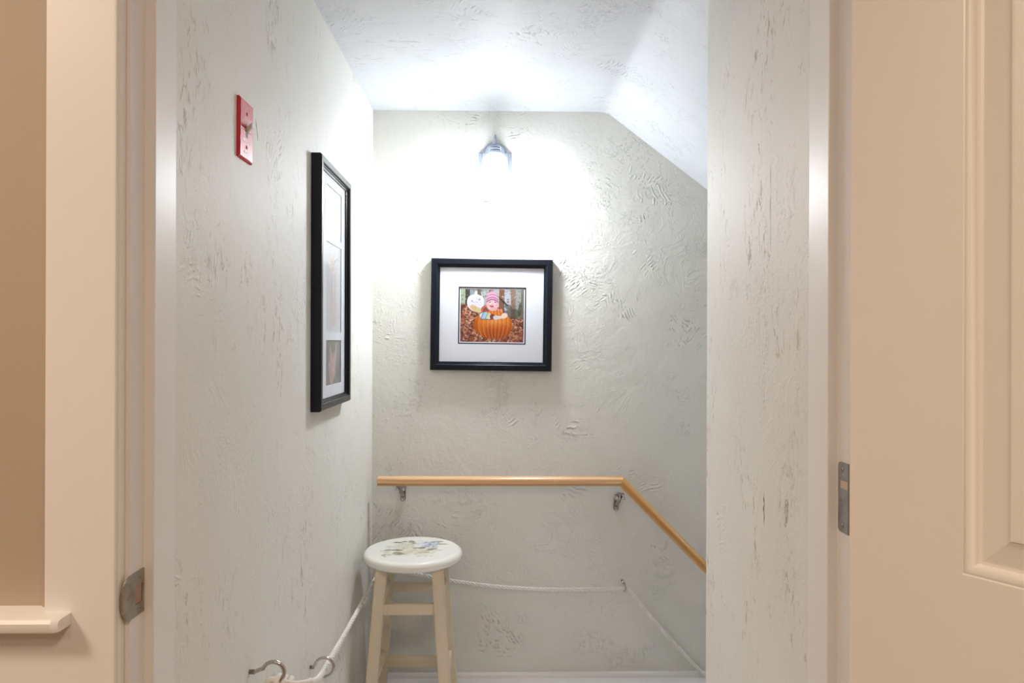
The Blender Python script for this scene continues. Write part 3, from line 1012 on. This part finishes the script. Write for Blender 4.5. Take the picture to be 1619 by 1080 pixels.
def bracket(x, ztop, zbot, tilt, label, reach=0.0):
    """cast bracket: long leaf plate on the wall, arm to the rail, clamp screws"""
    br = thing('rail_bracket', label, 'bracket', (x, 2.605, (ztop + zbot) / 2), (0, R(tilt), 0), 'brackets carrying the handrail')
    h = (ztop - zbot) / 2
    b = nb()
    pl = []
    for a in np.linspace(0, 2 * math.pi, 28, endpoint=False):
        pl.append((0.0105 * math.cos(a), 0.0105 * math.sin(a) + math.copysign(h - .0125, math.sin(a))))
    loft(b, [[(px * k, y, pz * (1 - (1 - k) * .3)) for px, pz in pl] for y, k in ((0, 1), (-0.004, 1), (-0.007, .7))])
    obj('wall_plate', b, M['nickel'], br, smooth=40)
    b = nb()
    tube(b, spline([(0, -0.004, -h * .35), (0, -0.022, -h * .1), (0, -0.048, h * .35), (0, -0.066, h * .95), (0, -0.070, h + 0.002 + reach)], 6), [0.0070] * 12 + [0.0075] * 8 + [0.008] * 5, 12)
    obj('arm', b, M['nickel'], br, smooth=50)
    b = nb()
    box(b, -0.014, 0.014, -0.080, -0.060, h - 0.0005 + reach, h + 0.003 + reach, bev=0.001)
    obj('saddle', b, M['nickel'], br, smooth=40)
    for sx in (-1, 1):
        b = nb()
        lathe(b, [(0.0, 0.0), (0.0062, 0.0), (0.0072, 0.005), (0.0062, 0.011), (0.003, 0.0135), (0.0, 0.014)], 14, 'y', (sx * 0.0115, -0.066, h - 0.0065))
        obj('screw', b, M['steel'], br, smooth=40)
    b = nb()
    lathe(b, [(0.0, 0.004), (0.0046, 0.005), (0.0040, 0.009), (0.0, 0.0105)], 14, 'y', (0, 0, -h + 0.009))
    obj('screw', b, M['steel'], br, smooth=40)
    return br


bracket(-0.350, 0.7015, 0.633, 0, 'left metal bracket under the level handrail near the corner')
bracket(0.434, 0.668, 0.598, 3, 'right metal bracket under the bend of the handrail', 0.008)

# ------------------------------------------------------------------ stool
SX, SY = -0.282, 2.35
stl = thing('stool', 'round cream painted wooden stool with faded flowers on its seat', 'stool', (SX, SY, FZ))
ZT = 0.534 - FZ
# seat: polar grid with painted decoration
SR = 0.1625
Kc = Canvas(300, 300, (236, 235, 226), 1.0)


def sz(x, y):
    return ((x - 688) / 790 * .5 + .5, (y - 318) / 238 * .5 + .5)


def stroke(x, y, rx, ry, c, rot=0, al=.85, soft=.3):
    u, v = sz(x, y)
    Kc.ell(u, v, rx / 1580, ry / 476, c, rot, soft=soft, al=al)


for _ in range(260):
    stroke(rng.uniform(250, 1060), rng.uniform(190, 430), rng.uniform(14, 50), rng.uniform(4, 16), [(206, 200, 176), (196, 190, 164), (222, 216, 200), (186, 180, 156)][rng.randint(4)], rng.uniform(-40, 40), al=.38 * (1.0 if rng.rand() < .8 else .4))
for x, y in ((440, 265), (530, 300), (620, 380), (580, 240), (680, 350), (820, 360), (480, 390)):
    for a in range(7):
        stroke(x + 55 * math.cos(a * .9), y + 26 * math.sin(a * .9), 34, 12, (220, 214, 194) if a % 2 else (204, 198, 172), a * 51, al=.6)
    stroke(x, y, 18, 8, (168, 160, 130), al=.6)
for x, y, rx, ry, c, rt_ in ((390, 205, 75, 12, (112, 108, 84), 8), (500, 190, 50, 9, (80, 78, 62), -4), (620, 195, 60, 16, (138, 132, 100), -20), (665, 220, 36, 8, (62, 60, 52), 0), (600, 178, 40, 9, (150, 146, 120), -25),
                       (1060, 190, 85, 12, (140, 136, 108), 6), (1110, 235, 100, 10, (150, 146, 118), -6), (1180, 238, 60, 4, (128, 124, 100), 0), (300, 335, 75, 10, (116, 112, 88), -8), (210, 352, 40, 3, (120, 116, 96), 0),
                       (440, 335, 95, 12, (108, 104, 80), 6), (470, 385, 80, 22, (150, 144, 112), 20), (540, 400, 30, 24, (132, 126, 98), 70), (270, 415, 50, 10, (160, 156, 128), -50), (300, 440, 30, 6, (170, 166, 140), 60),
                       (800, 300, 75, 12, (104, 100, 80), 6), (860, 300, 30, 7, (60, 62, 66), 0), (720, 300, 50, 16, (170, 164, 136), 0), (1000, 315, 80, 18, (150, 146, 116), -16), (1110, 338, 70, 4, (128, 124, 100), 0),
                       (960, 335, 60, 10, (130, 128, 98), -30), (860, 370, 90, 18, (190, 184, 156), -10), (830, 430, 60, 7, (206, 190, 180), 12), (760, 400, 40, 8, (198, 192, 168), 30), (930, 370, 50, 12, (178, 174, 140), -30)):
    stroke(x, y, rx, ry, c, rt_)
for _ in range(70):
    stroke(rng.uniform(820, 1070), rng.uniform(190, 290), rng.uniform(14, 34), rng.uniform(5, 12), [(164, 176, 204), (138, 152, 188), (200, 206, 220), (124, 136, 168), (214, 218, 228)][rng.randint(5)], rng.uniform(-60, 60), al=.7)
for _ in range(30):
    stroke(rng.uniform(710, 850), rng.uniform(170, 260), rng.uniform(16, 36), rng.uniform(5, 11), [(206, 212, 222), (190, 198, 210), (222, 224, 228)][rng.randint(3)], rng.uniform(-60, 60), al=.6)
for x, y in ((350, 200), (450, 330), (640, 190), (1080, 225), (1000, 320), (820, 305), (500, 390)):
    stroke(x, y, 26, 3, (70, 66, 50), rng.uniform(-20, 20), al=.7)
prof = [(0.001, 0.0)] + [(SR * .90 * i / 60, 0.0) for i in range(1, 61)]
prof += [(SR * .93, -0.0008), (SR * .955, -0.0028), (SR * .975, -0.006), (SR * .992, -0.0105), (SR, -0.0165), (SR * .996, -0.022), (SR * .98, -0.027), (SR * .955, -0.0305), (SR * .92, -0.032), (0.001, -0.032)]
NS = 180
V, F = [], []
for r_, h_ in prof:
    for i in range(NS):
        a = 2 * math.pi * i / NS
        V.append((r_ * math.cos(a), r_ * math.sin(a), ZT + h_))
for k in range(len(prof) - 1):
    for i in range(NS):
        j = (i + 1) % NS
        F.append((k * NS + i, (k + 1) * NS + i, (k + 1) * NS + j, k * NS + j))
me = bpy.data.meshes.new('seat')
me.from_pydata(V, [], F)
ca = me.color_attributes.new('ink', 'FLOAT_COLOR', 'CORNER')
VA = np.array(V)
li = np.empty(len(me.loops), dtype=np.int32)
me.loops.foreach_get('vertex_index', li)
px = np.clip(((VA[li, 0] / SR * .5 + .5) * 300).astype(int), 0, 299)
py = np.clip(((.5 - VA[li, 1] / SR * .5) * 300).astype(int), 0, 299)
cc = np.ones((len(li), 4))
cc[:, :3] = Kc.a[py, px]
low = VA[li, 2] < ZT - 0.0005
cc[low, :3] = lin((236, 235, 226))
ca.data.foreach_set('color', cc.ravel())
me.materials.append(M['seat'])
me.polygons.foreach_set('use_smooth', [True] * len(me.polygons))
so = bpy.data.objects.new('seat', me)
COL.objects.link(so)
so.parent = stl


def leg_off(z):
    return 0.090 + (0.48 - (z + FZ)) * 0.072


def taper_bar(p0, p1, wx, wy, b=None, bev=0.003):
    b = b or nb()
    hx, hy = wx / 2, wy / 2
    q = ((-hx, -hy), (hx, -hy), (hx, hy), (-hx, hy))
    r0 = [(p0[0] + x, p0[1] + y, p0[2]) for x, y in q]
    r1 = [(p1[0] + x, p1[1] + y, p1[2]) for x, y in q]
    vs = len(b.verts)
    loft(b, [r0, r1])
    if bev:
        bmesh.ops.bevel(b, geom=list(b.edges), offset=bev, segments=2, affect='EDGES')
    return b


for sx in (-1, 1):
    for sy in (-1, 1):
        za, zb = 0.0, ZT - 0.033
        oa, ob = leg_off(za), leg_off(zb)
        obj('leg', taper_bar((sx * oa, sy * oa, za), (sx * ob, sy * ob, zb), 0.036, 0.034), M['stool'], stl, smooth=40)


def rung_x(z0_, z1_, sy, zoff=0):
    o = leg_off((z0_ + z1_) / 2 - FZ)
    return bx(-o + 0.016, o - 0.016, sy * o - 0.009, sy * o + 0.009, z0_ - FZ, z1_ - FZ, bev=0.0015)


def rung_y(z0_, z1_, sx):
    o = leg_off((z0_ + z1_) / 2 - FZ)
    return bx(sx * o - 0.009, sx * o + 0.009, -o + 0.016, o - 0.016, z0_ - FZ, z1_ - FZ, bev=0.0015)


obj('rung', rung_x(0.356, 0.390, -1), M['stool'], stl, smooth=40)
obj('rung', rung_x(0.360, 0.390, 1), M['stool'], stl, smooth=40)
obj('rung', rung_x(0.092, 0.129, 1), M['stool'], stl, smooth=40)
obj('rung', rung_x(0.090, 0.124, -1), M['stool'], stl, smooth=40)
for sx in (-1, 1):
    obj('rung', rung_y(0.372, 0.408, sx), M['stool'], stl, smooth=40)
    obj('rung', rung_y(0.122, 0.158, sx), M['stool'], stl, smooth=40)


# ------------------------------------------------------------------ screw hooks and rope
def hook(loc, rotz, cx, cz, r, wire, a0, a1, label, shank_z=0.0, tilt=0.0):
    """shank leaves the wall along local +x from the origin, then the open eye (centre cx, cz) in local XZ"""
    hk = thing('screw_hook', label, 'hook', loc, (0, 0, rotz), 'screw hooks holding the rope')
    pts = [(0.0, 0, shank_z), (0.006, 0, shank_z)]
    arc = []
    for a in np.linspace(R(a0), R(a1), 26):
        arc.append((cx + r * math.cos(a), 0.0, cz + r * math.sin(a)))
    s0 = Vector(arc[0])
    ctrl = spline([(0, 0, shank_z), (0.35 * s0.x, 0, shank_z + 0.02 * s0.z), tuple(s0 * 0.8 + Vector((0, 0, shank_z * .2))), tuple(s0)], 6)
    b = nb()
    tube(b, [tuple(p) for p in ctrl[:-1]] + arc, wire, 12)
    obj('hook_wire', b, M['steel'], hk, smooth=60)
    b = nb()
    # screw thread where the shank enters the wall
    hel = [(0.001 + 0.009 * i / 50, 0.0006 * math.cos(i * .75) + 0, shank_z + 0.0006 * math.sin(i * .75)) for i in range(51)]
    pts = [(0.0005 + 0.010 * i / 60, (wire + .0004) * math.cos(i * .63), shank_z + (wire + .0004) * math.sin(i * .63)) for i in range(61)]
    tube(b, pts, 0.0006, 5)
    obj('thread', b, M['nickel'], hk, smooth=60)
    return hk


hook((-0.464, 1.331, 0.6035), 0, 0.0445, -0.002, 0.0205, 0.0038, 158, -118, 'larger open steel hook nearest the doorway, holding the knotted rope end')
hook((-0.464, 1.758, 0.416), 0, 0.0352, 0.000, 0.0235, 0.0036, 170, -125, 'steel ring hook on the left wall with the rope passing through it', shank_z=0.0)
hook((-0.416, 2.605, 0.392), R(-90), 0.032, 0.0, 0.015, 0.003, 165, -120, 'steel hook in the corner hidden behind the stool seat')
hook((0.4555, 2.605, 0.342), R(-82), 0.030, -0.014, 0.0150, 0.0032, 150, -110, 'steel hook on the back wall where the rope turns down')

ctrl = [(-0.405, 1.322, 0.565), (-0.414, 1.326, 0.581), (-0.4185, 1.334, 0.586), (-0.413, 1.352, 0.572), (-0.405, 1.41, 0.541), (-0.408, 1.50, 0.500), (-0.416, 1.62, 0.448), (-0.424, 1.70, 0.421), (-0.4285, 1.758, 0.409), (-0.431, 1.82, 0.404),
        (-0.434, 2.0, 0.392), (-0.436, 2.2, 0.384), (-0.434, 2.4, 0.384), (-0.428, 2.52, 0.388), (-0.416, 2.573, 0.391), (-0.390, 2.588, 0.386), (-0.30, 2.590, 0.372), (-0.226, 2.590, 0.358), (-0.14, 2.590, 0.343), (0.0, 2.590, 0.3255),
        (0.145, 2.588, 0.3165), (0.30, 2.583, 0.3165), (0.40, 2.577, 0.321), (0.455, 2.571, 0.3235), (0.480, 2.575, 0.311), (0.56, 2.586, 0.214), (0.66, 2.590, 0.101), (0.762, 2.591, -0.008), (0.90, 2.591, -0.170), (1.15, 2.591, -0.45)]


def resample(P, step):
    P = [Vector(p) for p in P]
    out = [P[0].copy()]
    acc = 0.0
    for a, c in zip(P[:-1], P[1:]):
        L = (c - a).length
        while acc + L >= step:
            t = (step - acc) / L
            a = a + (c - a) * t
            L = (c - a).length
            out.append(a.copy())
            acc = 0.0
        acc += L
    return out


def rope_mesh(pts, rad, pitch, strands=3, step=0.003):
    P = resample(spline(pts, 16), step)
    P, T, N = frames(P)
    b = nb()
    for s_ in range(strands):
        line = []
        for i, (p, t, n_) in enumerate(zip(P, T, N)):
            bn = t.cross(n_)
            a = 2 * math.pi * (i * step / pitch + s_ / strands)
            line.append(p + (n_ * math.cos(a) + bn * math.sin(a)) * rad * 0.57)
        tube(b, line, rad * 0.43, 8)
    return b


rp = obj('rope', rope_mesh(ctrl, 0.0072, 0.048), M['rope'], smooth=60)
tag(rp, 'twisted white rope strung through hooks along the left and back walls', 'rope')
b = nb()
for (px_, py_, pz_, r_, tl) in ((-0.412, 1.330, 0.583, 0.0115, 0.3), (-0.403, 1.338, 0.577, 0.0120, -0.2), (-0.394, 1.345, 0.571, 0.0115, 0.1)):
    ring_ = []
    for a in np.linspace(0, 2 * math.pi, 21):
        ring_.append((px_ + 0.004 * math.sin(a + tl), py_ + r_ * math.cos(a), pz_ + r_ * 1.1 * math.sin(a)))
    tube(b, ring_, 0.0050, 8)
tube(b, spline([(-0.4265, 1.330, 0.572), (-0.428, 1.322, 0.584), (-0.422, 1.320, 0.594), (-0.4125, 1.325, 0.590), (-0.410, 1.33, 0.574)], 6), 0.0055, 8)
tube(b, spline([(-0.400, 1.325, 0.589), (-0.38, 1.323, 0.586), (-0.362, 1.335, 0.5815), (-0.354, 1.35, 0.579)], 6), 0.0042, 8)
obj('knot', b, M['rope'], rp, smooth=60)

# ------------------------------------------------------------------ lift everything so that the floor is at z = 0
for o in list(COL.objects):
    if o.parent is None:
        o.location.z += 0.012
